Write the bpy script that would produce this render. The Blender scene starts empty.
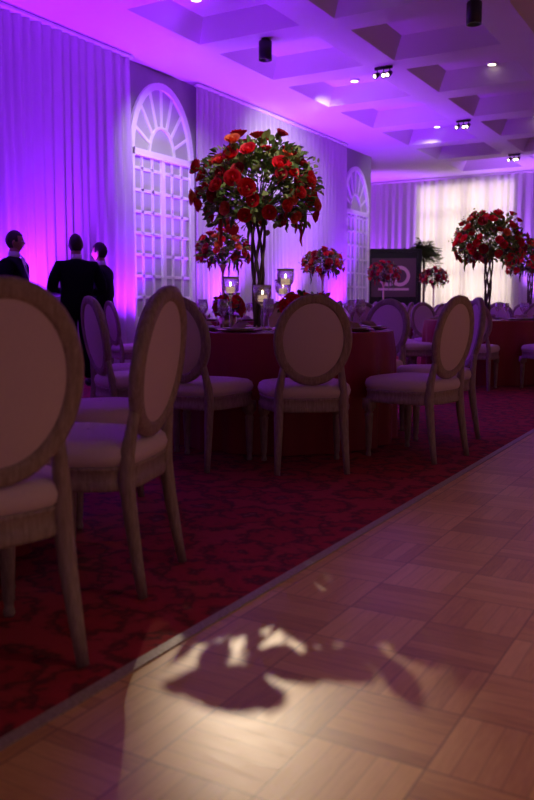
import bpy, math, random
from mathutils import Vector, Matrix, Euler
random.seed(7)
S=bpy.context.scene
COL=S.collection
pi=math.pi
def plan(r,f):
    a=math.radians(30); return (-math.sin(a)*f+math.cos(a)*r, math.cos(a)*f+math.sin(a)*r)
# ---------------------------------------------------------------- materials
class N:
    def __init__(s,name):
        s.m=bpy.data.materials.new(name); s.m.use_nodes=True; s.t=s.m.node_tree; s.t.nodes.clear()
        s.out=s.t.nodes.new('ShaderNodeOutputMaterial')
    def n(s,ty,**k):
        x=s.t.nodes.new(ty)
        for a,b in k.items(): setattr(x,a,b)
        return x
    def put(s,sock,v):
        if v is None: return
        if hasattr(v,'is_output'): s.t.links.new(v,sock)
        else: sock.default_value=v
    def math(s,op,a,b=None,c=None):
        x=s.n('ShaderNodeMath',operation=op); s.put(x.inputs[0],a)
        if b is not None: s.put(x.inputs[1],b)
        if c is not None: s.put(x.inputs[2],c)
        return x.outputs[0]
    def mix(s,f,a,b,mode='MIX'):
        x=s.n('ShaderNodeMix',data_type='RGBA',blend_type=mode); s.put(x.inputs[0],f); s.put(x.inputs[6],a); s.put(x.inputs[7],b); return x.outputs[2]
    def fmix(s,f,a,b):
        x=s.n('ShaderNodeMix',data_type='FLOAT'); s.put(x.inputs[0],f); s.put(x.inputs[2],a); s.put(x.inputs[3],b); return x.outputs[0]
    def noise(s,vec,scale,detail=4,out=0,rough=.5):
        x=s.n('ShaderNodeTexNoise'); s.put(x.inputs['Vector'],vec); x.inputs['Scale'].default_value=scale; x.inputs['Detail'].default_value=detail; x.inputs['Roughness'].default_value=rough
        return x.outputs[out]
    def ramp(s,f,stops):
        x=s.n('ShaderNodeValToRGB'); s.put(x.inputs[0],f); e=x.color_ramp.elements
        while len(e)<len(stops): e.new(.5)
        for i,(p,c) in enumerate(stops): e[i].position=p; e[i].color=c
        return x.outputs[0]
    def bump(s,h,st=.3,d=.01):
        x=s.n('ShaderNodeBump'); x.inputs['Strength'].default_value=st; x.inputs['Distance'].default_value=d; s.put(x.inputs['Height'],h); return x.outputs[0]
    def bsdf(s,col,rough=.5,normal=None,**k):
        p=s.n('ShaderNodeBsdfPrincipled'); s.put(p.inputs['Base Color'],col); s.put(p.inputs['Roughness'],rough); s.put(p.inputs['Normal'],normal) if normal is not None else None
        for a,b in k.items(): s.put(p.inputs[a.replace('_',' ')],b)
        s.t.links.new(p.outputs[0],s.out.inputs[0]); return p
def c4(r,g,b): return (r,g,b,1)
def simple(name,col,rough=.5,var=.15,scale=20,**k):
    n=N(name); tc=n.n('ShaderNodeTexCoord').outputs['Object']
    f=n.noise(tc,scale,3)
    a=c4(*[x*(1-var) for x in col]); b=c4(*[min(1,x*(1+var)) for x in col])
    n.bsdf(n.mix(f,a,b),rough,n.bump(f,.1,.003),**k); return n.m
M={}
def mk_parquet():
    n=N('parquet_wood'); tc=n.n('ShaderNodeTexCoord').outputs['Object']
    sp=n.n('ShaderNodeSeparateXYZ'); n.put(sp.inputs[0],tc)
    s=.25
    x=n.math('DIVIDE',sp.outputs[0],s); y=n.math('DIVIDE',sp.outputs[1],s)
    cx=n.math('FLOOR',x); cy=n.math('FLOOR',y); fx=n.math('FRACT',x); fy=n.math('FRACT',y)
    par=n.math('FLOORED_MODULO',n.math('ADD',cx,cy),2.0)
    u=n.fmix(par,fx,fy); v=n.fmix(par,fy,fx)
    u5=n.math('MULTIPLY',u,5.0); st=n.math('FLOOR',u5); fu=n.math('FRACT',u5)
    cb=n.n('ShaderNodeCombineXYZ'); n.put(cb.inputs[0],cx); n.put(cb.inputs[1],cy); n.put(cb.inputs[2],st)
    wn=n.n('ShaderNodeTexWhiteNoise'); n.put(wn.inputs[0],cb.outputs[0])
    cb2=n.n('ShaderNodeCombineXYZ'); n.put(cb2.inputs[0],cx); n.put(cb2.inputs[1],cy)
    wn2=n.n('ShaderNodeTexWhiteNoise'); n.put(wn2.inputs[0],cb2.outputs[0])
    gv=n.n('ShaderNodeCombineXYZ'); n.put(gv.inputs[0],n.math('MULTIPLY',u,12.0)); n.put(gv.inputs[1],n.math('MULTIPLY',v,1.3)); n.put(gv.inputs[2],n.math('MULTIPLY',wn2.outputs[0],50.0))
    gr=n.noise(gv.outputs[0],2.2,5,rough=.65)
    val=n.math('ADD',n.math('MULTIPLY',wn.outputs[0],.24),n.math('ADD',n.math('MULTIPLY',wn2.outputs[0],.24),n.math('MULTIPLY',gr,.60)))
    col=n.ramp(val,[(.15,c4(.34,.16,.055)),(.5,c4(.60,.31,.115)),(.95,c4(.82,.50,.21))])
    e1=n.math('MINIMUM',fu,n.math('SUBTRACT',1.0,fu))
    g1=n.math('LESS_THAN',e1,.045)
    ev=n.math('MINIMUM',n.math('MINIMUM',fx,n.math('SUBTRACT',1.0,fx)),n.math('MINIMUM',fy,n.math('SUBTRACT',1.0,fy)))
    g2=n.math('LESS_THAN',ev,.009)
    g=n.math('MAXIMUM',n.math('MULTIPLY',g1,.25),n.math('MULTIPLY',g2,.6))
    col=n.mix(g,col,c4(.12,.05,.02))
    big=n.noise(tc,3,3)
    r=n.math('ADD',.27,n.math('ADD',n.math('MULTIPLY',gr,.12),n.math('MULTIPLY',big,.14)))
    h=n.math('SUBTRACT',n.math('MULTIPLY',gr,.25),g)
    n.bsdf(col,r,n.bump(h,.25,.002)); return n.m
M['parquet']=mk_parquet()
def mk_carpet():
    n=N('red_carpet'); tc=n.n('ShaderNodeTexCoord').outputs['Object']
    vo=n.n('ShaderNodeTexVoronoi',feature='F1'); n.put(vo.inputs['Vector'],tc); vo.inputs['Scale'].default_value=3.6; vo.inputs['Randomness'].default_value=.35
    nz=n.noise(tc,22,4); 
    d=n.math('ADD',vo.outputs['Distance'],n.math('MULTIPLY',n.math('SUBTRACT',nz,.5),.6))
    col=n.ramp(d,[(.0,c4(.40,.07,.09)),(.12,c4(.12,.008,.02)),(.24,c4(.46,.014,.035)),(.40,c4(.38,.012,.03)),(.47,c4(.12,.008,.02)),(.60,c4(.46,.025,.045))])
    f=n.noise(tc,240,2)
    col=n.mix(.5,col,n.mix(f,c4(.35,.3,.3),c4(1,1,1)),'MULTIPLY')
    n.bsdf(col,.95,n.bump(f,.5,.004)); return n.m
M['carpet']=mk_carpet()
def mk_cloth(name,col,trans,rough=.8):
    n=N(name); tc=n.n('ShaderNodeTexCoord').outputs['Object']
    f=n.noise(tc,90,3)
    cc=n.mix(f,c4(*[x*.93 for x in col]),c4(*col))
    d=n.n('ShaderNodeBsdfDiffuse'); n.put(d.inputs[0],cc)
    t=n.n('ShaderNodeBsdfTranslucent'); n.put(t.inputs[0],cc)
    m=n.n('ShaderNodeMixShader'); m.inputs[0].default_value=trans
    n.t.links.new(d.outputs[0],m.inputs[1]); n.t.links.new(t.outputs[0],m.inputs[2]); n.t.links.new(m.outputs[0],n.out.inputs[0]); return n.m
M['curtain']=mk_cloth('sheer_curtain_fabric',(.82,.78,.82),.35)
def mk_satin(name,col):
    n=N(name); tc=n.n('ShaderNodeTexCoord').outputs['Object']; f=n.noise(tc,150,2)
    n.bsdf(n.mix(f,c4(*[x*.85 for x in col]),c4(*col)),.45,n.bump(f,.08,.002),Sheen_Weight=.1); return n.m
M['linen_red']=mk_satin('burgundy_tablecloth',(.34,.006,.024))
M['fabric']=simple('chair_linen_upholstery',(.78,.61,.68),.85,.06,180)
def mk_wood():
    n=N('washed_oak'); tc=n.n('ShaderNodeTexCoord').outputs['Object']
    mp=n.n('ShaderNodeMapping'); n.put(mp.inputs[0],tc); mp.inputs['Scale'].default_value=(30,30,5)
    f=n.noise(mp.outputs[0],3,5,rough=.7)
    n.bsdf(n.ramp(f,[(.3,c4(.24,.165,.15)),(.7,c4(.48,.36,.34))]),.5,n.bump(f,.3,.003)); return n.m
M['wood']=mk_wood()
M['white']=simple('white_paint',(.90,.89,.90),.5,.03,5)
M['ceiling']=simple('ceiling_plaster',(.74,.68,.74),.8,.03,3)
M['wall']=simple('wall_plaster',(.36,.34,.36),.8,.05,4)
M['pane']=simple('frosted_pane',(.50,.50,.53),.3,.08,3)
M['black']=simple('black_metal',(.012,.012,.013),.4,.1,20)
M['suit']=simple('dark_suit_wool',(.006,.006,.009),.9,.2,120,Specular_IOR_Level=.1)
M['skin']=simple('skin',(.42,.22,.16),.6,.08,30)
M['hair']=simple('dark_hair',(.02,.014,.012),.6,.3,90)
M['shirt']=simple('white_shirt',(.75,.75,.78),.7,.03,60)
M['tie']=simple('dark_tie',(.05,.01,.03),.5,.1,60)
M['shoe']=simple('black_leather',(.01,.01,.01),.3,.1,60)
M['rose_red']=simple('red_rose_petal',(.85,.012,.040),.55,.2,14)
M['rose_orange']=simple('coral_rose_petal',(.98,.18,.08),.55,.15,14)
M['rose_dark']=simple('burgundy_rose_petal',(.42,.008,.03),.55,.25,14)
M['leaf']=simple('leaf_green',(.13,.21,.06),.5,.4,9)
M['leaf2']=simple('light_green_filler',(.34,.42,.14),.6,.3,9)
M['branch']=simple('branch_bark',(.13,.09,.07),.7,.3,40)
M['gold']=simple('gold_metal',(.8,.6,.4),.3,.1,20,Metallic=1.0)
M['plate']=simple('porcelain',(.75,.72,.68),.2,.03,10)
M['napkin']=simple('napkin_cloth',(.45,.30,.24),.8,.1,40)
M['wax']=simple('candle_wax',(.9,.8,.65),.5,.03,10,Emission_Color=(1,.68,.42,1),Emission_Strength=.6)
def mk_glass():
    n=N('clear_glass')
    g=n.n('ShaderNodeBsdfGlossy'); g.inputs['Roughness'].default_value=.12; g.inputs[0].default_value=c4(.95,.93,.95)
    t=n.n('ShaderNodeBsdfTransparent'); t.inputs[0].default_value=c4(.93,.93,.95)
    fr=n.n('ShaderNodeLayerWeight'); fr.inputs[0].default_value=.45
    m=n.n('ShaderNodeMixShader'); n.t.links.new(n.math('ADD',.16,n.math('MULTIPLY',fr.outputs[1],.7)),m.inputs[0])
    n.t.links.new(t.outputs[0],m.inputs[1]); n.t.links.new(g.outputs[0],m.inputs[2]); n.t.links.new(m.outputs[0],n.out.inputs[0]); return n.m
M['glass']=mk_glass()
def emis(name,col,st):
    n=N(name); e=n.n('ShaderNodeEmission'); e.inputs[0].default_value=c4(*col); e.inputs[1].default_value=st; n.t.links.new(e.outputs[0],n.out.inputs[0]); return n.m
M['lamp']=emis('lamp_glow',(1,.85,.65),6)
M['flame']=emis('candle_flame',(1,.7,.4),14)
M['uplens']=emis('uplight_lens',(.45,.1,1),4)
def mk_art():
    n=N('poster_print'); tc=n.n('ShaderNodeTexCoord').outputs['Object']
    sp=n.n('ShaderNodeSeparateXYZ'); n.put(sp.inputs[0],tc)
    def ring(cx,cz,r,w):
        dx=n.math('SUBTRACT',sp.outputs[0],cx); dz=n.math('SUBTRACT',sp.outputs[2],cz)
        d=n.math('SQRT',n.math('ADD',n.math('MULTIPLY',dx,dx),n.math('MULTIPLY',dz,dz)))
        return n.math('LESS_THAN',n.math('ABSOLUTE',n.math('SUBTRACT',d,r)),w)
    m=n.math('MAXIMUM',ring(-.14,1.72,.22,.045),ring(.16,1.72,.22,.045))
    bar=n.math('MULTIPLY',n.math('LESS_THAN',n.math('ABSOLUTE',sp.outputs[0]),.40),n.math('LESS_THAN',n.math('ABSOLUTE',n.math('SUBTRACT',sp.outputs[2],1.38)),.03))
    m=n.math('MAXIMUM',m,bar)
    n.bsdf(n.mix(m,c4(.14,.06,.10),c4(.85,.45,.65)),.5); return n.m
M['art']=mk_art()
# ---------------------------------------------------------------- mesh builder
class MB:
    def __init__(s): s.v=[];s.f=[];s.m=[];s.mats=[]
    def mi(s,k):
        if k not in s.mats: s.mats.append(k)
        return s.mats.index(k)
    def add(s,v,f,k,X=None):
        b=len(s.v); i=s.mi(k)
        for p in v:
            p=Vector(p); s.v.append(X@p if X is not None else p)
        for q in f: s.f.append([b+j for j in q]); s.m.append(i)
    def box(s,c,h,k,X=None):
        v=[(c[0]+a*h[0],c[1]+b*h[1],c[2]+d*h[2]) for a in(-1,1) for b in(-1,1) for d in(-1,1)]
        s.add(v,[(0,1,3,2),(4,6,7,5),(0,4,5,1),(2,3,7,6),(0,2,6,4),(1,5,7,3)],k,X)
    def grid(s,nu,nv,fn,k,closeu=False,X=None):
        v=[];f=[]
        for j in range(nv):
            for i in range(nu): v.append(fn(i/(nu if closeu else nu-1),j/(nv-1)))
        for j in range(nv-1):
            for i in range(nu if closeu else nu-1):
                a=j*nu+i;b=j*nu+(i+1)%nu; f.append((a,b,b+nu,a+nu))
        s.add(v,f,k,X)
    def lathe(s,prof,k,seg=16,X=None,c=(0,0,0)):
        n=len(prof)
        v=[];f=[]
        for r,z in prof:
            for i in range(seg):
                a=2*pi*i/seg; v.append((c[0]+r*math.cos(a),c[1]+r*math.sin(a),c[2]+z))
        for j in range(n-1):
            for i in range(seg):
                a=j*seg+i;b=j*seg+(i+1)%seg; f.append((a,b,b+seg,a+seg))
        s.add(v,f,k,X)
    def tube(s,pts,rad,k,seg=8,closed=False,X=None,cap=True):
        pts=[Vector(p) for p in pts]; n=len(pts); v=[];f=[]
        if not hasattr(rad,'__len__'): rad=[rad]*n
        up=None
        for i in range(n):
            if closed: t=(pts[(i+1)%n]-pts[i-1])
            else: t=pts[min(i+1,n-1)]-pts[max(i-1,0)]
            t.normalize()
            if up is None:
                up=Vector((0,0,1)) if abs(t.z)<.9 else Vector((0,1,0))
            b=t.cross(up).normalized(); u=b.cross(t).normalized(); up=u
            for j in range(seg):
                a=2*pi*j/seg; v.append(pts[i]+(b*math.cos(a)+u*math.sin(a))*rad[i])
        m=n if closed else n-1
        for i in range(m):
            for j in range(seg):
                a=i*seg+j;b2=i*seg+(j+1)%seg;c=((i+1)%n)*seg
                f.append((a,b2,c+(j+1)%seg,c+j))
        if not closed and cap: f.append(tuple(range(seg))[::-1]); f.append(tuple((n-1)*seg+j for j in range(seg)))
        s.add(v,f,k,X)
    def ell(s,c,r,k,nu=12,nv=8,X=None,fn=None):
        def g(u,w):
            a=2*pi*u; p=-pi/2+pi*w
            q=Vector((math.cos(a)*math.cos(p)*r[0],math.sin(a)*math.cos(p)*r[1],math.sin(p)*r[2]))
            if fn: q=fn(q)
            return q+Vector(c)
        s.grid(nu,nv,g,k,True,X)
    def mesh(s,name,smooth=True):
        me=bpy.data.meshes.new(name); me.from_pydata([tuple(p) for p in s.v],[],s.f)
        for k in s.mats: me.materials.append(M[k])
        me.polygons.foreach_set('material_index',s.m)
        me.polygons.foreach_set('use_smooth',[smooth]*len(s.f)); me.update(); return me
    def obj(s,name,loc=(0,0,0),rot=0,smooth=True,parent=None):
        return place(s.mesh(name,smooth),name,loc,rot,parent)
def place(me,name,loc=(0,0,0),rot=0,parent=None,scale=1):
    o=bpy.data.objects.new(name,me); COL.objects.link(o); o.location=loc; o.rotation_euler=(0,0,rot); o.scale=(scale,)*3
    if parent: o.parent=parent
    return o
H=4.52; XL=-8.0; YB=22.9; EDGE=-1.306
# ---------------------------------------------------------------- room
b=MB(); b.box((3.35,9.2,-.05),(4.65,14,.05),'parquet'); b.v=[Vector((max(p.x,EDGE),p.y,p.z)) for p in b.v]
b.obj('floor',smooth=False)
b=MB(); b.box(((EDGE-11.2)/2,9.2,-.05),((EDGE+11.2)/2,14,.05),'carpet'); b.obj('carpet_floor',smooth=False)
b=MB(); b.box((EDGE,9.2,.002),(.018,13.7,.003),'wood'); b.obj('trim_dance_floor',smooth=False)
# ceiling waffle
b=MB()
def quad(p,q,r,s_): b.add([p,q,r,s_],[(0,1,2,3)],'ceiling')
x0=-6.95; y0=-4.35; P=2.05
def coff(x,y):
    a=P/2; i=.78; t=.60; zt=H+.28
    cx=x+a; cy=y+a
    def sq(h,z): return [(cx-h,cy-h,z),(cx+h,cy-h,z),(cx+h,cy+h,z),(cx-h,cy+h,z)]
    A=sq(a,H);B=sq(i,H);C=sq(t,zt)
    v=A+B+C; f=[]
    for k in range(4):
        l=(k+1)%4; f+=[(k,l,4+l,4+k),(4+k,4+l,8+l,8+k)]
    f.append((8,9,10,11)); b.add(v,f,'ceiling')
for i in range(7):
    for j in range(13): coff(x0+P*i,y0+P*j)
yt=y0+P*13
quad((XL,y0,H),(x0,y0,H),(x0,yt,H),(XL,yt,H))
quad((-11.2,yt,H),(7.4,yt,H),(7.4,23.2,H),(-11.2,23.2,H))
quad((-11.2,18.7,H),(XL,18.7,H),(XL,yt,H),(-11.2,yt,H))
b.box(((7.4-11.2)/2,9.3,H+.6),(9.3,13.9,.05),'ceiling')
b.obj('ceiling',smooth=False)
# wall left with recess for windows
b=MB(); b.box((XL-.1,7.2,H/2),(.1,11.5,H/2),'wall'); b.obj('wall_left',smooth=False)
b=MB(); b.box((-9.65,18.8,H/2),(1.65,.1,H/2),'wall'); b.obj('wall_return',smooth=False)
b=MB(); b.box((-11.3,21,H/2),(.1,2.1,H/2),'wall'); b.obj('wall_far_left',smooth=False)
wx0,wx1,wz0,wz1=-8.2,-5.5,.3,4.3
b=MB()
b.box(((-11.4+wx0)/2,YB+.1,H/2),((wx0+11.4)/2,.1,H/2),'wall'); b.box(((wx1+7.4)/2,YB+.1,H/2),((7.4-wx1)/2,.1,H/2),'wall')
b.box(((wx0+wx1)/2,YB+.1,wz0/2),((wx1-wx0)/2,.1,wz0/2),'wall'); b.box(((wx0+wx1)/2,YB+.1,(H+wz1)/2),((wx1-wx0)/2,.1,(H-wz1)/2),'wall')
b.obj('wall_back',smooth=False)
b=MB(); n=4
for i in range(n+1):
    x=wx0+(wx1-wx0)*i/n; b.box((x,YB+.1,(wz0+wz1)/2),(.03,.05,(wz1-wz0)/2),'white')
for i in range(6):
    z=wz0+(wz1-wz0)*i/5; b.box(((wx0+wx1)/2,YB+.1,z),((wx1-wx0)/2,.04,.02),'white')
b.obj('window_3',smooth=False)
b=MB(); b.box((XL+.01,7.2,.07),(.012,11.5,.07),'white'); b.obj('baseboard_left',smooth=False)
# curtains
def curtain(name,p0,p1,z0,z1,amp=.055,per=.17,seed=0):
    p0=Vector(p0);p1=Vector(p1);L=(p1-p0).length;d=(p1-p0)/L;nr=Vector((-d.y,d.x)); cols=int(L/per*9); rnd=random.Random(seed)
    ph=[rnd.uniform(0,6) for _ in range(4)]
    b=MB()
    def g(u,w):
        s=u*L; q=2*pi*s/per+1.3*math.sin(s*2.1+ph[0])+.9*math.sin(s*5.3+ph[1])
        off=amp*(math.sin(q)*(.75+.25*math.sin(s*3.1+ph[2]))+.25*math.sin(q*.5+ph[3]))*(1-.35*w)+ .02*math.sin(w*3+s*1.7)
        pt=p0+d*s+nr*off
        return (pt.x,pt.y,z0+(z1-z0)*w)
    b.grid(cols,7,g,'curtain')
    mid=(p0+p1)/2
    rot=math.atan2(d.y,d.x)
    X=Matrix.Translation((mid.x,mid.y,z1-.02))@Matrix.Rotation(rot,4,'Z')
    b.box((0,0,0),(L/2,.05,.02),'white',X)
    return b.obj(name)
curtain('curtain',(XL+.16,-3.5),(XL+.16,9.66),.02,H-.02,seed=1)
curtain('curtain',(XL+.16,11.30),(XL+.16,17.1),.02,H-.02,seed=2)
curtain('curtain',(-11.0,YB-.16),(7.2,YB-.16),.02,H-.02,amp=.06,per=.22,seed=3)
# arched windows on left wall
def arch_window(name,yc,w,ztop,zspring):
    b=MB(); X=XL+.03; hw=w/2; rz=ztop-zspring
    pts=[(X,yc-hw,.1),(X,yc+hw,.1)]+[(X,yc+hw*math.cos(a),zspring+rz*math.sin(a)) for a in [pi*i/24 for i in range(25)]]
    b.add(pts,[tuple(range(len(pts)))],'pane')
    def bar(p,q,t=.022,dp=.022,k='white'):
        p=Vector(p);q=Vector(q);d=q-p;L=d.length;an=math.atan2(d.y,d.x)
        Mx=Matrix.Translation((X+dp/2,(p.x+q.x)/2,(p.y+q.y)/2))@Matrix.Rotation(an,4,'X')
        b.box((0,0,0),(dp/2,L/2,t),k,Mx)
    def arc(rx,rzz,t,dp):
        P_=[(yc+rx*math.cos(pi*i/24),zspring+rzz*math.sin(pi*i/24)) for i in range(25)]
        for i in range(24): bar(P_[i],P_[i+1],t,dp)
    arc(hw,rz,.05,.05); arc(hw*.42,rz*.42,.022,.03)
    for i in range(1,8):
        a=pi*i/8; bar((yc+hw*.42*math.cos(a),zspring+rz*.42*math.sin(a)),(yc+hw*math.cos(a),zspring+rz*math.sin(a)))
    bar((yc-hw,zspring),(yc+hw,zspring),.05,.05)
    for s in(-1,1): bar((yc+s*hw,.1),(yc+s*hw,zspring),.05,.05)
    bar((yc,.1),(yc,zspring),.045,.04)
    for q in(-.66,-.33,.33,.66): bar((yc+q*hw,.75),(yc+q*hw,zspring))
    z=.75
    while z<zspring-.1: bar((yc-hw,z),(yc+hw,z)); z+=.32
    b.box((X+.01,yc,.42),(.02,hw,.32),'white')
    bar((yc-hw,.1),(yc+hw,.1),.06,.06)
    b.obj(name,smooth=False)
arch_window('window_1',10.52,1.52,4.28,3.22)
arch_window('window_2',17.9,1.4,4.1,3.1)
# ---------------------------------------------------------------- chair
def chair_mesh():
    b=MB()
    def ring(s_,z,n=40):
        o=[]
        for i in range(n):
            a=2*pi*i/n; c=math.cos(a); sn=math.sin(a)
            x=.250*math.copysign(abs(c)**.5,c); y=.235*math.copysign(abs(sn)**.5,sn)
            x*=1+.10*y/.235; y+= .02*(1-(x/.26)**2) if y>0 else 0
            o.append((x*s_,y*s_,z))
        return o
    def stack(L,k):
        v=[];n=40
        for s_,z in L: v+=ring(s_,z)
        f=[(j*n+i,j*n+(i+1)%n,(j+1)*n+(i+1)%n,(j+1)*n+i) for j in range(len(L)-1) for i in range(n)]
        b.add(v,f,k)
    stack([(.90,.342),(.99,.342),(1.0,.35),(1.0,.37),(.985,.375),(.985,.405),(1.0,.41),(1.0,.42),(.9,.422)],'wood')
    stack([(.96,.418),(1.01,.43),(1.03,.452),(1.0,.478),(.93,.492),(.75,.50),(.45,.505),(.02,.507)],'fabric')
    for sx in(-1,1):
        b.lathe([(.0,.0),(.015,0),(.019,.012),(.014,.03),(.015,.045),(.018,.05),(.026,.25),(.029,.262),(.022,.27),(.023,.28),(.031,.285),(.031,.36)],'wood',10,c=(sx*.222,.185,0))
        b.box((sx*.222,.185,.33),(.031,.031,.033),'wood')
        b.tube([(sx*.195,-.265,0),(sx*.19,-.248,.1),(sx*.183,-.225,.25),(sx*.18,-.21,.38),(sx*.178,-.215,.46),(sx*.165,-.228,.55),(sx*.155,-.238,.62)],[.017,.020,.025,.028,.025,.020,.018],'wood',8)
    cz=.740; rx=.19; rz=.224; tl=math.tan(math.radians(9))
    def bp(x,z,dy=0): return (x,-.222-(z-.5)*tl+dy,z)
    prof=[(-.026,0),(-.024,.014),(-.012,.021),(.0,.017),(.012,.021),(.024,.014),(.027,0),(.024,-.014),(.012,-.021),(0,-.017),(-.012,-.021),(-.024,-.014)]
    def fr(u,w):
        a=2*pi*u; i=int(round(w*len(prof)))%len(prof); pr,py=prof[i]
        return bp((rx+pr)*math.cos(a),cz+(rz+pr)*math.sin(a),py)
    b.grid(40,len(prof)+1,fr,'wood',True)
    for sgn in(1,-1):
        def pa(u,w):
            a=2*pi*u; q=w; return bp((rx-.018)*q*math.cos(a),cz+(rz-.018)*q*math.sin(a),sgn*(.010+.016*(1-q**3)))
        b.grid(32,7,pa,'fabric',True)
    return b.mesh('dining_chair')
CH=chair_mesh()
KEEP=[]; TABS=[]; MEN=[(-7.12,6.7),(-6.60,7.30),(-6.95,8.05)]
def chair(x,y,fx,fy,force=False,own=None):
    if not force:
        for (a,c) in KEEP:
            if math.hypot(a-x,c-y)<.60: return
        for (a,c) in MEN:
            if math.hypot(a-x,c-y)<.55: return
        for t in TABS:
            if t!=own and math.hypot(t[0]-x,t[1]-y)<1.12: return
    KEEP.append((x,y))
    return place(CH,'dining_chair',(x,y,0),math.atan2(-fx,fy))
def chair_rf(r,f,dr,df):
    x,y=plan(r,f); dx,dy=plan(dr,df); chair(x,y,dx,dy,True)
# ---------------------------------------------------------------- table
def table_mesh(R=.765):
    b=MB(); n=180
    def sk(u,w):
        a=2*pi*u; t=w; z=.757-.75*t
        k=t**.8
        r=R+.010+.015*min(1,t*6)+k*(.020*math.sin(a*17+.6*math.sin(a*3))+.012*math.sin(a*29+1))
        return (r*math.cos(a),r*math.sin(a),z)
    b.grid(n,14,sk,'linen_red',True)
    b.lathe([(0.001,.76),(R*.5,.76),(R,.76),(R+.010,.757)],'linen_red',n)
    return b.mesh('banquet_table')
TB=table_mesh()
# ---------------------------------------------------------------- flowers
def petal_rose(b,X,k,s):
    for (npt,r,h,w,curl,ph) in ((5,1.0,.95,.75,.28,0),(5,.74,1.05,.72,.12,.5),(3,.45,1.1,1.0,.02,.2)):
        for i in range(npt):
            a0=2*pi*i/npt+ph
            def g(u,v):
                uu=2*u-1; a=a0+uu*w; rr=r*(.25+.75*v**.55)+curl*max(0,v-.55)*1.6
                z=h*v*(1-.18*uu*uu)-.25*max(0,v-.75)*curl*4
                return (rr*math.cos(a)*s,rr*math.sin(a)*s,z*s*.95-.4*s)
            b.grid(4,4,g,k,False,X)
    b.ell((0,0,.15*s),(.3*s,.3*s,.45*s),k,6,5,X)
def leaf(b,X,L,W,k='leaf'):
    v=[(0,0,0),(W*.5,L*.35,.12*L),(W*.42,L*.7,.1*L),(0,L,-.05*L),(-W*.42,L*.7,.1*L),(-W*.5,L*.35,.12*L),(0,L*.5,0)]
    b.add(v,[(0,1,6),(1,2,6),(2,3,6),(3,4,6),(4,5,6),(5,0,6)],k,X)
def orient(d,p,roll=0):
    q=Vector(d).to_track_quat('Z','Y').to_matrix().to_4x4()
    return Matrix.Translation(p)@q@Matrix.Rotation(roll,4,'Z')
def bouquet(b,c,Rx,Rz,nr,nl,rs,rnd,low=-.55,sprigs=26,trail=True,origin=None,weights=('rose_red','rose_red','rose_orange','rose_dark','rose_red')):
    c=Vector(c); org=Vector(origin) if origin else c-Vector((0,0,Rz*.6))
    ga=pi*(3-5**.5)
    for i in range(nr):
        z=1-(1-low)*(i+.5)/nr; a=i*ga+rnd.uniform(-.3,.3); q=math.sqrt(max(0,1-z*z)); k=rnd.uniform(.84,1.18)
        d=Vector((q*math.cos(a),q*math.sin(a),z)); p=c+Vector((d.x*Rx,d.y*Rx,d.z*Rz))*k
        dd=(d+Vector((rnd.uniform(-.3,.3),rnd.uniform(-.3,.3),rnd.uniform(0,.5)))).normalized()
        s=rs*rnd.uniform(.75,1.15)
        petal_rose(b,orient(dd,p),rnd.choice(weights),s)
        m=(org+p)/2+Vector((0,0,.02)); b.tube([org,m,p-dd*s*.3],[.004,.003,.003],'leaf',3,cap=False)
    for i in range(nl):
        z=rnd.uniform(low-.1,1); a=rnd.uniform(0,2*pi); q=math.sqrt(max(0,1-z*z)); k=rnd.uniform(.40,1.04)**.8
        d=Vector((q*math.cos(a),q*math.sin(a),z)); p=c+Vector((d.x*Rx,d.y*Rx,d.z*Rz))*k
        e=(d+Vector((rnd.uniform(-.8,.8),rnd.uniform(-.8,.8),rnd.uniform(-.6,.6)))).normalized()
        X=Matrix.Translation(p)@e.to_track_quat('Y','Z').to_matrix().to_4x4()@Matrix.Rotation(rnd.uniform(-1,1),4,'Y')
        L=rnd.uniform(.045,.085)*(rs/.05); leaf(b,X,L,L*.6,'leaf' if rnd.random()<.6 else 'leaf2')
    for i in range(sprigs):
        z=rnd.uniform(-.3,.95); a=rnd.uniform(0,2*pi); q=math.sqrt(max(0,1-z*z)); d=Vector((q*math.cos(a),q*math.sin(a),z))
        p=c+Vector((d.x*Rx,d.y*Rx,d.z*Rz))*rnd.uniform(1.0,1.25); s0=c+Vector((d.x*Rx,d.y*Rx,d.z*Rz))*.5
        b.tube([s0,(s0+p)/2+Vector((0,0,.02)),p],[.003,.002,.0015],'leaf2',3,cap=False)
        for t in range(6):
            pp=s0.lerp(p,.5+.1*t)+Vector([rnd.uniform(-.02,.02) for _ in range(3)])
            if i%2: b.ell(pp,(.008,.008,.009),'leaf2',5,4)
            else:
                X=Matrix.Translation(pp)@Euler([rnd.uniform(0,6) for _ in range(3)]).to_matrix().to_4x4(); leaf(b,X,.035,.018,'leaf2')
    if trail:
        for i in range(9):
            a=rnd.uniform(0,2*pi); r=Rx*rnd.uniform(.5,.95); x=c.x+r*math.cos(a); y=c.y+r*math.sin(a); z=c.z-Rz*.45; L=rnd.uniform(.10,.24)
            pts=[(x+rnd.uniform(-.01,.01),y+rnd.uniform(-.01,.01),z-L*t/5) for t in range(6)]
            b.tube(pts,[.008,.012,.013,.012,.009,.003],'rose_dark' if i%2 else 'leaf',5)
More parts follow.
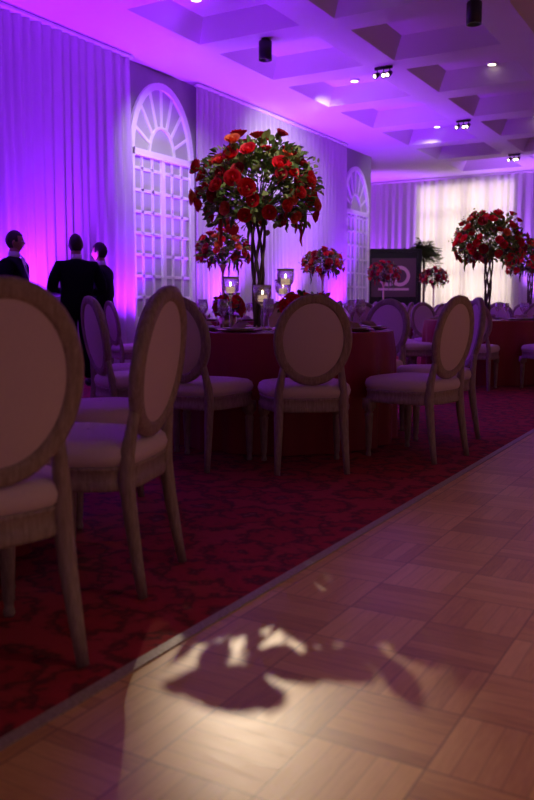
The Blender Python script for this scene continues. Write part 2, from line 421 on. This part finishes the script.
def tall_centerpiece(seed,Rx=.41,Rz=.34,zc=.96,nr=84):
    rnd=random.Random(seed); b=MB()
    b.lathe([(.001,0),(.10,0),(.10,.012),(.03,.02),(.028,.03)],'gold',20)
    for k in range(5):
        a=2*pi*k/5; pts=[]
        for t in range(9):
            q=t/8; r=.022+.014*math.sin(q*pi*1.0)*.5+.03*q*q; an=a+q*3.2
            pts.append((r*math.cos(an),r*math.sin(an),.02+q*(zc-.22)))
        b.tube(pts,[.014,.013,.013,.012,.012,.011,.011,.010,.009],'branch',6)
    b.ell((0,0,zc-.14),(.10,.10,.07),'leaf',10,6)
    bouquet(b,(0,0,zc),Rx,Rz,nr,1350,.045,rnd,low=-.62,origin=(0,0,zc-.16),sprigs=44)
    return b.mesh('tall_floral_centerpiece')
def mid_centerpiece(seed):
    rnd=random.Random(seed); b=MB()
    b.lathe([(.001,0),(.08,0),(.08,.01),(.02,.03),(.014,.1),(.014,.55),(.03,.62),(.06,.66),(.055,.66),(.001,.63)],'gold',16)
    bouquet(b,(0,0,.82),.30,.22,42,460,.045,rnd,low=-.5,sprigs=16,origin=(0,0,.66))
    return b.mesh('floral_centerpiece')
def low_arr(seed):
    rnd=random.Random(seed); b=MB()
    b.lathe([(.001,0),(.05,0),(.06,.02),(.062,.10),(.055,.10),(.05,.02),(.001,.015)],'gold',16)
    bouquet(b,(0,0,.15),.10,.085,14,60,.038,rnd,low=-.4,sprigs=3,trail=False,origin=(0,0,.08),weights=('rose_red','rose_dark','rose_red'))
    return b.mesh('rose_arrangement')
TALL=[tall_centerpiece(3),tall_centerpiece(9)]; MID=mid_centerpiece(5); LOW=low_arr(4)
def holder_mesh(h):
    b=MB()
    b.lathe([(.001,0),(.05,0),(.05,.006),(.012,.018),(.009,.04),(.014,h*.3),(.009,h*.45),(.012,h-.13),(.03,h-.12),(.056,h-.09),(.062,h-.04),(.058,h),(.055,h),(.058,h-.04),(.05,h-.09),(.001,h-.11)],'glass',20)
    b.lathe([(.001,h-.108),(.032,h-.105),(.032,h-.065),(.001,h-.063)],'wax',12)
    b.ell((0,0,h-.046),(.007,.007,.015),'flame',6,6)
    b.lathe([(.0585,h-.010),(.0605,h-.006),(.0600,h+.003),(.0560,h+.003),(.0550,h-.010)],'plate',20)
    return b.mesh('candle_holder')
HM={h:holder_mesh(h) for h in(.30,.36,.42)}
def setting_mesh():
    b=MB()
    b.lathe([(.001,.002),(.10,.004),(.14,.012),(.145,.016),(.14,.012),(.10,.0),(.001,0)],'gold',28)
    b.lathe([(.001,.012),(.08,.012),(.12,.024),(.12,.027),(.08,.016),(.001,.016)],'plate',28)
    for i in range(5):
        X=Matrix.Translation((0,0,.016))@Matrix.Rotation((i-2)*.28,4,'Z')
        b.add([(-.035,-.06,0),(.035,-.06,0),(.025,.06,.03),(-.025,.06,.03),(0,-.03,.04),(0,.05,.05)],[(0,4,5,3),(4,1,2,5),(0,1,4),(3,5,2)],'napkin',X)
    return b.mesh('place_setting')
SET=setting_mesh()
def wg_mesh():
    b=MB(); b.lathe([(.001,0),(.034,0),(.033,.004),(.005,.01),(.004,.09),(.012,.10),(.034,.13),(.038,.16),(.032,.21),(.031,.21),(.036,.16),(.032,.132),(.001,.105)],'glass',16); return b.mesh('wine_glass')
WG=wg_mesh()
def set_table(x,y,piece=None,full=False,nch=8,ph=0,off=(0,0),rnd=random.Random(1)):
    place(TB,'banquet_table',(x,y,0),ph)
    if piece: place(piece,'tall_floral_centerpiece' if piece in TALL else 'floral_centerpiece',(x+off[0],y+off[1],.762),rnd.uniform(0,6))
    for i in range(nch):
        a=ph+2*pi*i/nch
        chair(x+1.12*math.cos(a),y+1.12*math.sin(a),-math.cos(a),-math.sin(a),own=(x,y))
    if full:
        for i in range(nch or 8):
            a=ph+2*pi*i/(nch or 8)+.0
            place(SET,'place_setting',(x+.60*math.cos(a),y+.60*math.sin(a),.762),a+pi/2)
            place(WG,'wine_glass',(x+.48*math.cos(a+.38),y+.48*math.sin(a+.38),.762))
# main table
tx,ty=plan(.107,5.8)
place(TB,'banquet_table',(tx,ty,0))
ox,oy=plan(-.17,.0); place(TALL[0],'tall_floral_centerpiece',(tx+ox,ty+oy,.762),.4)
for a,rad in ((-27,1.09),(6,1.10),(48,1.09),(93,1.10),(-61,1.09),(-100,1.12),(140,1.12),(-145,1.12)):
    t=math.radians(a); dr=math.sin(t); df=-math.cos(t)
    chair_rf(.107+rad*dr,5.8+rad*df,-dr,-df)
    px,py=plan(.107+.615*dr,5.8+.615*df); qx,qy=plan(-dr,-df)
    place(SET,'place_setting',(px,py,.762),math.atan2(-qx,qy))
for a in (-10,27,70,115,160,-45,-80,-122,-170):
    t2=math.radians(a); px,py=plan(.107+.56*math.sin(t2),5.8-.56*math.cos(t2)); place(WG,'wine_glass',(px,py,.762))
for r,f,h in((-.25,5.66,.36),(-.03,5.50,.30),(.13,5.80,.42),(.12,6.15,.36)):
    x,y=plan(r,f); place(HM[h],'candle_holder',(x,y,.762))
for r,f in((-.28,5.92),(.20,5.60),(.36,5.95)):
    x,y=plan(r,f); place(LOW,'rose_arrangement',(x,y,.762),r*9)
# left table (mostly out of frame)
lx,ly=plan(-1.70,3.05)
place(TB,'banquet_table',(lx,ly,0))
place(TALL[1],'tall_floral_centerpiece',(lx,ly,.762),1.0)
chair_rf(-.61,2.77,-.97,.22); chair_rf(-.80,2.08,-.70,.71)
for a in(121,166,-149,-104,-59):
    t=math.radians(a); dr=math.sin(t); df=-math.cos(t)
    chair_rf(-1.7+1.12*dr,3.05+1.12*df,-dr,-df)
TABS=[(tx,ty),(lx,ly),(-2.77,10.3),(-3.2,14.6),(-5.4,8.3),(-5.7,11.6),(-6.3,15.6),(-6.2,18.4)]
R2=random.Random(5)
set_table(-2.77,10.3,TALL[1],True,8,.15,rnd=R2)
set_table(-3.2,14.6,TALL[0],False,8,.3,rnd=R2)
set_table(-5.4,8.3,MID,True,8,.25,rnd=R2)
set_table(-5.7,11.6,MID,True,8,.1,rnd=R2)
set_table(-6.3,15.6,MID,False,8,.5,rnd=R2)
set_table(-6.2,18.4,MID,False,8,.2,rnd=R2)
# ---------------------------------------------------------------- sign and plant
sx,sy=plan(3.30,21.6)
b=MB(); hw=.72
for z,h_ in((2.38,.04),(.98,.04)): b.box((0,0,z),(hw,.03,h_),'black')
for s_ in(-1,1): b.box((s_*(hw-.05),0,1.68),(.05,.03,.70),'black')
b.box((0,.005,1.68),(hw-.08,.01,.66),'black'); b.box((0,-.012,1.68),(.58,.006,.50),'art')
for s_ in(-1,1): b.tube([(s_*.5,-.05,0),(s_*.28,.06,2.45)],.02,'black',6)
b.tube([(0,.45,0),(0,.08,2.35)],.02,'black',6); b.box((0,-.03,.93),(.5,.05,.02),'black')
b.obj('framed_poster',(sx,sy,0),math.radians(30),smooth=False)
px,py=plan(4.32,22.9)
b=MB(); rnd=random.Random(2)
b.lathe([(.001,0),(.2,0),(.27,.45),(.29,.47),(.25,.47),(.23,.42),(.001,.40)],'black',20)
b.tube([(0,0,.4),(.02,0,1.2),(0,.02,2.3)],[.04,.035,.03],'branch',8)
for i in range(110):
    a=rnd.uniform(0,2*pi); el=rnd.uniform(-.3,1.3); L=rnd.uniform(.3,.5); base=Vector((0,0,rnd.uniform(2.15,2.5)))
    pts=[base+Vector((math.cos(a)*math.cos(el)*L*t/5,math.sin(a)*math.cos(el)*L*t/5,math.sin(el)*L*t/5-.35*L*(t/5)**2)) for t in range(6)]
    b.tube(pts,.004,'leaf',3,cap=False)
    for t in range(1,6):
        for s_ in(-1,1):
            d=Vector((math.cos(a+s_*1.0),math.sin(a+s_*1.0),.1)); X=Matrix.Translation(pts[t])@d.to_track_quat('Y','Z').to_matrix().to_4x4(); leaf(b,X,.14,.055)
b.obj('potted_palm',(px,py,0))
# ---------------------------------------------------------------- ceiling fixtures
def cyl_light(x,y):
    b=MB(); b.lathe([(.001,0),(.055,0),(.055,-.015),(.085,-.03),(.09,-.04),(.09,-.28),(.078,-.28),(.07,-.2),(.001,-.2)],'black',20); b.lathe([(.001,-.21),(.065,-.21)],'lamp',16); b.obj('ceiling_downlight',(x,y,H))
cyl_light(-5.80,10.0); cyl_light(-2.95,10.0)
def track(x,y):
    b=MB(); b.box((0,0,-.02),(.14,.018,.018),'black')
    for s_,an in((-1,.7),(0,-.5),(1,.5)):
        X=Matrix.Translation((s_*.10,0,-.11))@Matrix.Rotation(an,4,'Y')@Matrix.Rotation(-.9,4,'X')@Matrix.Scale(.8,4)
        b.tube([(s_*.10,0,-.03),(s_*.10,0,-.09)],.008,'black',6)
        b.lathe([(.001,.06),(.035,.05),(.05,-.02),(.055,-.08),(.045,-.08),(.001,-.05)],'black',12,X); b.lathe([(.001,-.065),(.042,-.075)],'lamp',12,X)
    b.obj('track_spotlight',(x,y,H))
for y in(7.9,12,16.1,20.2): track(-4.9,y)
REC=((-6.2,8.95),(-6.0,13.4),(-3.7,13.6),(-5.93,17.6),(-3.87,17.7),(-3.9,9.3),(-1.8,13.6))
for x,y in REC:
    b=MB(); b.lathe([(.06,0),(.085,0),(.085,-.03),(.06,-.03)],'white',20); b.lathe([(.001,-.03),(.062,-.032)],'lamp',16); b.obj('recessed_light',(x,y,H+.279))
# ---------------------------------------------------------------- people
def hand(parent,loc,side,rx=0):
    b=MB(); b.ell((0,0,-.05),(.020,.040,.052),'skin',10,8)
    for i,(yy,L) in enumerate(((.028,.070),(.010,.080),(-.010,.074),(-.028,.058))):
        b.tube([(0,yy,-.075),(side*-.004,yy*1.08,-.095),(side*-.014,yy*1.1,-.095-L*.45),(side*-.034,yy*1.1,-.095-L*.85)],[.0095,.009,.008,.006],'skin',7)
    b.tube([(0,.030,-.03),(side*-.01,.052,-.055),(side*-.018,.058,-.085)],[.012,.010,.007],'skin',7)
    o=b.obj('hand',loc,0,parent=parent); o.rotation_euler=(rx,0,0)
def man(x,y,rot,ht,head_turn=0,hair='hair',arm=0):
    e=bpy.data.objects.new('man_in_suit',None); COL.objects.link(e); e.location=(x,y,0); e.rotation_euler=(0,0,rot); k=ht/1.78; e.scale=(k,k,k)
    V=[((0,0,.98),(.20,.145)),((0,.0,1.10),(.195,.15)),((0,.0,1.26),(.225,.16)),((0,-.01,1.40),(.21,.135)),((0,-.012,1.475),(.11,.085)),((0,-.008,1.51),(.066,.062))]
    E=[(0,1),(1,2),(2,3),(3,4),(4,5)]
    for s_ in(-1,1):
        n0=len(V)
        if arm: A=[((s_*.195,-.01,1.405),(.09,.09)),((s_*.265,-.03,1.28),(.075,.075)),((s_*.30,-.02,1.12),(.066,.066)),((s_*.16,.2,1.12),(.052,.052)),((s_*.05,.23,1.15),(.042,.042))]
        else: A=[((s_*.195,-.01,1.405),(.09,.09)),((s_*.255,-.015,1.28),(.075,.075)),((s_*.285,-.03,1.12),(.064,.064)),((s_*.292,.02,.99),(.052,.052)),((s_*.29,.06,.88),(.042,.042))]
        V+=A; E+=[(3,n0),(n0,n0+1),(n0+1,n0+2),(n0+2,n0+3),(n0+3,n0+4)]
        n1=len(V)
        V+=[((s_*.095,0,.88),(.13,.135)),((s_*.105,.0,.70),(.105,.11)),((s_*.11,.015,.50),(.085,.09)),((s_*.112,-.01,.28),(.075,.08)),((s_*.114,-.02,.09),(.066,.07))]
        E+=[(0,n1),(n1,n1+1),(n1+1,n1+2),(n1+2,n1+3),(n1+3,n1+4)]
        if arm: hp=(s_*.03,.245,1.17)
        else: hp=(s_*.29,.068,.875)
        hand(e,hp,s_,0 if not arm else 1.2)
        sb=MB(); sb.ell((s_*.114,.04,.045),(.050,.138,.048),'shoe',12,8,fn=lambda q:Vector((q.x,q.y,max(q.z,-.042)))); sb.obj('shoe',parent=e)
    me=bpy.data.meshes.new('suit'); me.from_pydata([v[0] for v in V],E,[]); me.materials.append(M['suit'])
    o=bpy.data.objects.new('suit_body',me); COL.objects.link(o); o.parent=e
    sk=o.modifiers.new('Skin','SKIN'); sk.use_smooth_shade=True
    for i,v in enumerate(V): me.skin_vertices[0].data[i].radius=v[1]; me.skin_vertices[0].data[i].use_root=(i==0)
    ss=o.modifiers.new('Sub','SUBSURF'); ss.levels=2; ss.render_levels=2
    b=MB(); b.tube([(0,-.008,1.48),(0,.0,1.53),(0,.01,1.60)],[.060,.057,.058],'skin',16)
    b.lathe([(.066,1.492),(.068,1.51),(.062,1.555),(.059,1.555),(.060,1.495)],'shirt',20,c=(0,-.003,0))
    b.add([(-.06,.10,1.475),(.06,.10,1.475),(.012,.165,1.24),(-.012,.165,1.24),(0,.066,1.53)],[(0,3,2,1),(0,1,4)],'shirt')
    b.add([(-.014,.080,1.505),(.014,.080,1.505),(.022,.160,1.30),(0,.172,1.25),(-.022,.160,1.30)],[(0,4,3,2,1)],'tie')
    b.obj('neck_and_collar',parent=e)
    h=bpy.data.objects.new('head',None); COL.objects.link(h); h.parent=e; h.location=(0,.015,1.665); h.rotation_euler=(0,0,head_turn)
    def hf(q,sc=1.0):
        x,y,z=q.x,q.y,q.z
        if z<0: 
            t=-z/.118; x*=1-.30*t**1.6; y= y*(1-.10*t) + (.012*t if y>0 else .0)
            if y<0: y*=1-.25*t
        if y>0: y*=.96
        g=math.exp(-(x/.013)**2)*math.exp(-((z+.022)/.022)**2) if y>0 else 0
        y+=.022*g
        if y>0: y-=.007*math.exp(-((abs(x)-.03)/.014)**2)*math.exp(-((z-.004)/.012)**2); y+=.004*math.exp(-((z+.058)/.008)**2)*math.exp(-(x/.025)**2)
        return Vector((x,y,z))*sc
    b=MB(); b.ell((0,0,0),(.077,.097,.118),'skin',40,28,fn=hf)
    for s_ in(-1,1):
        b.ell((s_*.031,.080,.004),(.011,.008,.007),'shirt',8,6); b.ell((s_*.031,.0865,.004),(.005,.003,.005),'hair',6,5)
        b.ell((s_*.078,-.002,-.008),(.009,.019,.030),'skin',8,8)
        b.box((s_*.031,.088,.022),(.014,.003,.003),'hair')
    b.box((0,.0905,-.058),(.020,.003,.002),'tie')
    b.obj('face',parent=h)
    b=MB(); nu,nv=40,24; ids={}; v=[];f=[]
    for j in range(nv):
        for i in range(nu):
            a=2*pi*i/nu; p=-pi/2+pi*j/(nv-1); q=Vector((math.cos(a)*math.cos(p)*.077,math.sin(a)*math.cos(p)*.097,math.sin(p)*.118)); q=hf(q); v.append(q*1.085+Vector((0,-.004,.004)))
    for j in range(nv-1):
        for i in range(nu):
            i2=(i+1)%nu; a=2*pi*(i+.5)/nu; z=(v[j*nu+i].z+v[(j+1)*nu+i].z)/2; fr=math.sin(a)
            lim=.068 if fr>.45 else (-.005 if fr>-.1 else -.075)
            if z>lim: f.append((j*nu+i,j*nu+i2,(j+1)*nu+i2,(j+1)*nu+i))
    b.add(v,f,hair); b.obj('hair',parent=h)
def fdir(dx,dy): return math.atan2(-dx,dy)
man(-7.12,6.66,fdir(.9,.45),1.76,.2)
man(-6.66,7.16,fdir(-.75,.6),1.74,-.15,arm=1)
man(-7.00,7.96,fdir(-.7,-.3),1.71,.0)
# ---------------------------------------------------------------- lights
def spot(name,loc,tgt,en,col,size,blend=.5,rad=.05):
    l=bpy.data.lights.new(name,'SPOT'); l.energy=en; l.color=col; l.spot_size=math.radians(size); l.spot_blend=blend; l.shadow_soft_size=rad
    o=bpy.data.objects.new(name,l); COL.objects.link(o); o.location=loc; o.rotation_euler=(Vector(tgt)-Vector(loc)).to_track_quat('-Z','Y').to_euler(); return o
UP=(.25,.012,1.0)
def uplight(x,y,tx_,ty_,en,col=UP,size=75):
    b=MB(); b.lathe([(.001,0),(.09,0),(.09,.02),(.05,.04),(.05,.08),(.085,.10),(.085,.25),(.075,.25),(.07,.2)],'black',16); b.lathe([(.001,.21),(.07,.21)],'uplens',16); b.obj('uplight',(x,y,0))
    spot('uplight_beam',(x,y,.30),(tx_,ty_,3.0),en,col,size,.7,.06)
for y,en,col in((2.0,420,UP),(5.0,420,UP),(7.3,1200,UP),(9.4,560,UP),(11.9,640,(.33,.04,1)),(14.2,700,(.35,.06,1)),(16.5,820,UP)):
    uplight(XL+.75,y,XL+.52,y,en,col,95)
uplight(-9.6,YB-.9,-9.6,YB-.3,1300,(.36,.05,1)); uplight(-4.3,YB-.9,-4.3,YB-.3,1400,(.38,.10,1)); uplight(0,YB-.9,0,YB-.15,500)
def area(name,loc,tgt,en,col,sx_,sy_):
    l=bpy.data.lights.new(name,'AREA'); l.shape='RECTANGLE'; l.size=sx_; l.size_y=sy_; l.energy=en; l.color=col; l.spread=math.radians(90)
    o=bpy.data.objects.new(name,l); COL.objects.link(o); o.location=loc; o.rotation_euler=(Vector(tgt)-Vector(loc)).to_track_quat('-Z','Z').to_euler(); return o
area('window_daylight',(-6.85,YB+.7,2.3),(-6.85,YB-1,2.3),130,(1,.86,.66),2.7,4.2)
# recessed ceiling lamps: gentle neutral wash on drapes and arched window
spot('recessed_wash',(-6.2,9.3,4.46),(-7.9,10.6,2.6),190,(1,.90,.86),70,1.0,.08)
spot('recessed_wash',(-6.0,13.4,4.46),(-8,14.0,3.0),170,(1,.90,.90),100,.9,.08)
spot('recessed_wash',(-5.93,17.6,4.46),(-7.6,20,2.5),80,(1,.88,.88),100,.9,.08)
# pin spots onto the centrepieces
cx_,cy_=tx+ox,ty+oy
spot('pin_spot',(-2.95,9.9,4.15),(cx_,cy_,1.8),60,(1,.82,.62),16,.4,.03)
spot('pin_spot',(-.8,3.0,4.4),(cx_,cy_,1.80),350,(1,.88,.74),14,.6,.03)
spot('pin_spot',(-4.9,7.9,4.2),(-2.77,10.3,1.8),150,(1,.82,.62),16,.4,.03)
spot('pin_spot',(-4.9,12,4.2),(-3.2,14.6,1.8),130,(1,.82,.62),16,.4,.03)
spot('pin_spot',(-3.9,5.9,4.3),(-5.4,8.3,1.6),150,(1,.82,.62),14,.4,.03)
spot('pin_spot',(-4.0,9.0,4.3),(-5.7,11.6,1.6),150,(1,.82,.62),14,.4,.03)
# added warm fill lamps, without fixtures, to brighten the dance floor
for x,y,e in((2.2,2.6,250),(2.2,8.0,290),(1.8,13.5,160)):
    spot('dance_floor_fill',(x,y,4.45),(x-.1,y,0),e,(1,.66,.38),96,.9,.15)
# spot passing over the main centrepiece and landing on the dance floor
spot('pin_spot',(-4.78,7.68,4.00),(-.97,1.82,0),1050,(1,.80,.56),7.2,1.0,.014)
# world
w=bpy.data.worlds.new('World'); S.world=w; w.use_nodes=True; bg=w.node_tree.nodes['Background']; bg.inputs[0].default_value=(.76,.43,.56,1); bg.inputs[1].default_value=.13
S.view_settings.view_transform='Standard'
# ---------------------------------------------------------------- camera
cd=bpy.data.cameras.new('camera'); cam=bpy.data.objects.new('camera',cd); COL.objects.link(cam)
cam.location=(0,0,.92); cam.rotation_euler=(math.radians(90-6.47),0,math.radians(30))
cd.sensor_fit='VERTICAL'; cd.sensor_height=36; cd.lens=36.9; cd.clip_end=100
cd.dof.use_dof=True; cd.dof.focus_distance=5.8; cd.dof.aperture_fstop=3.2
S.camera=cam
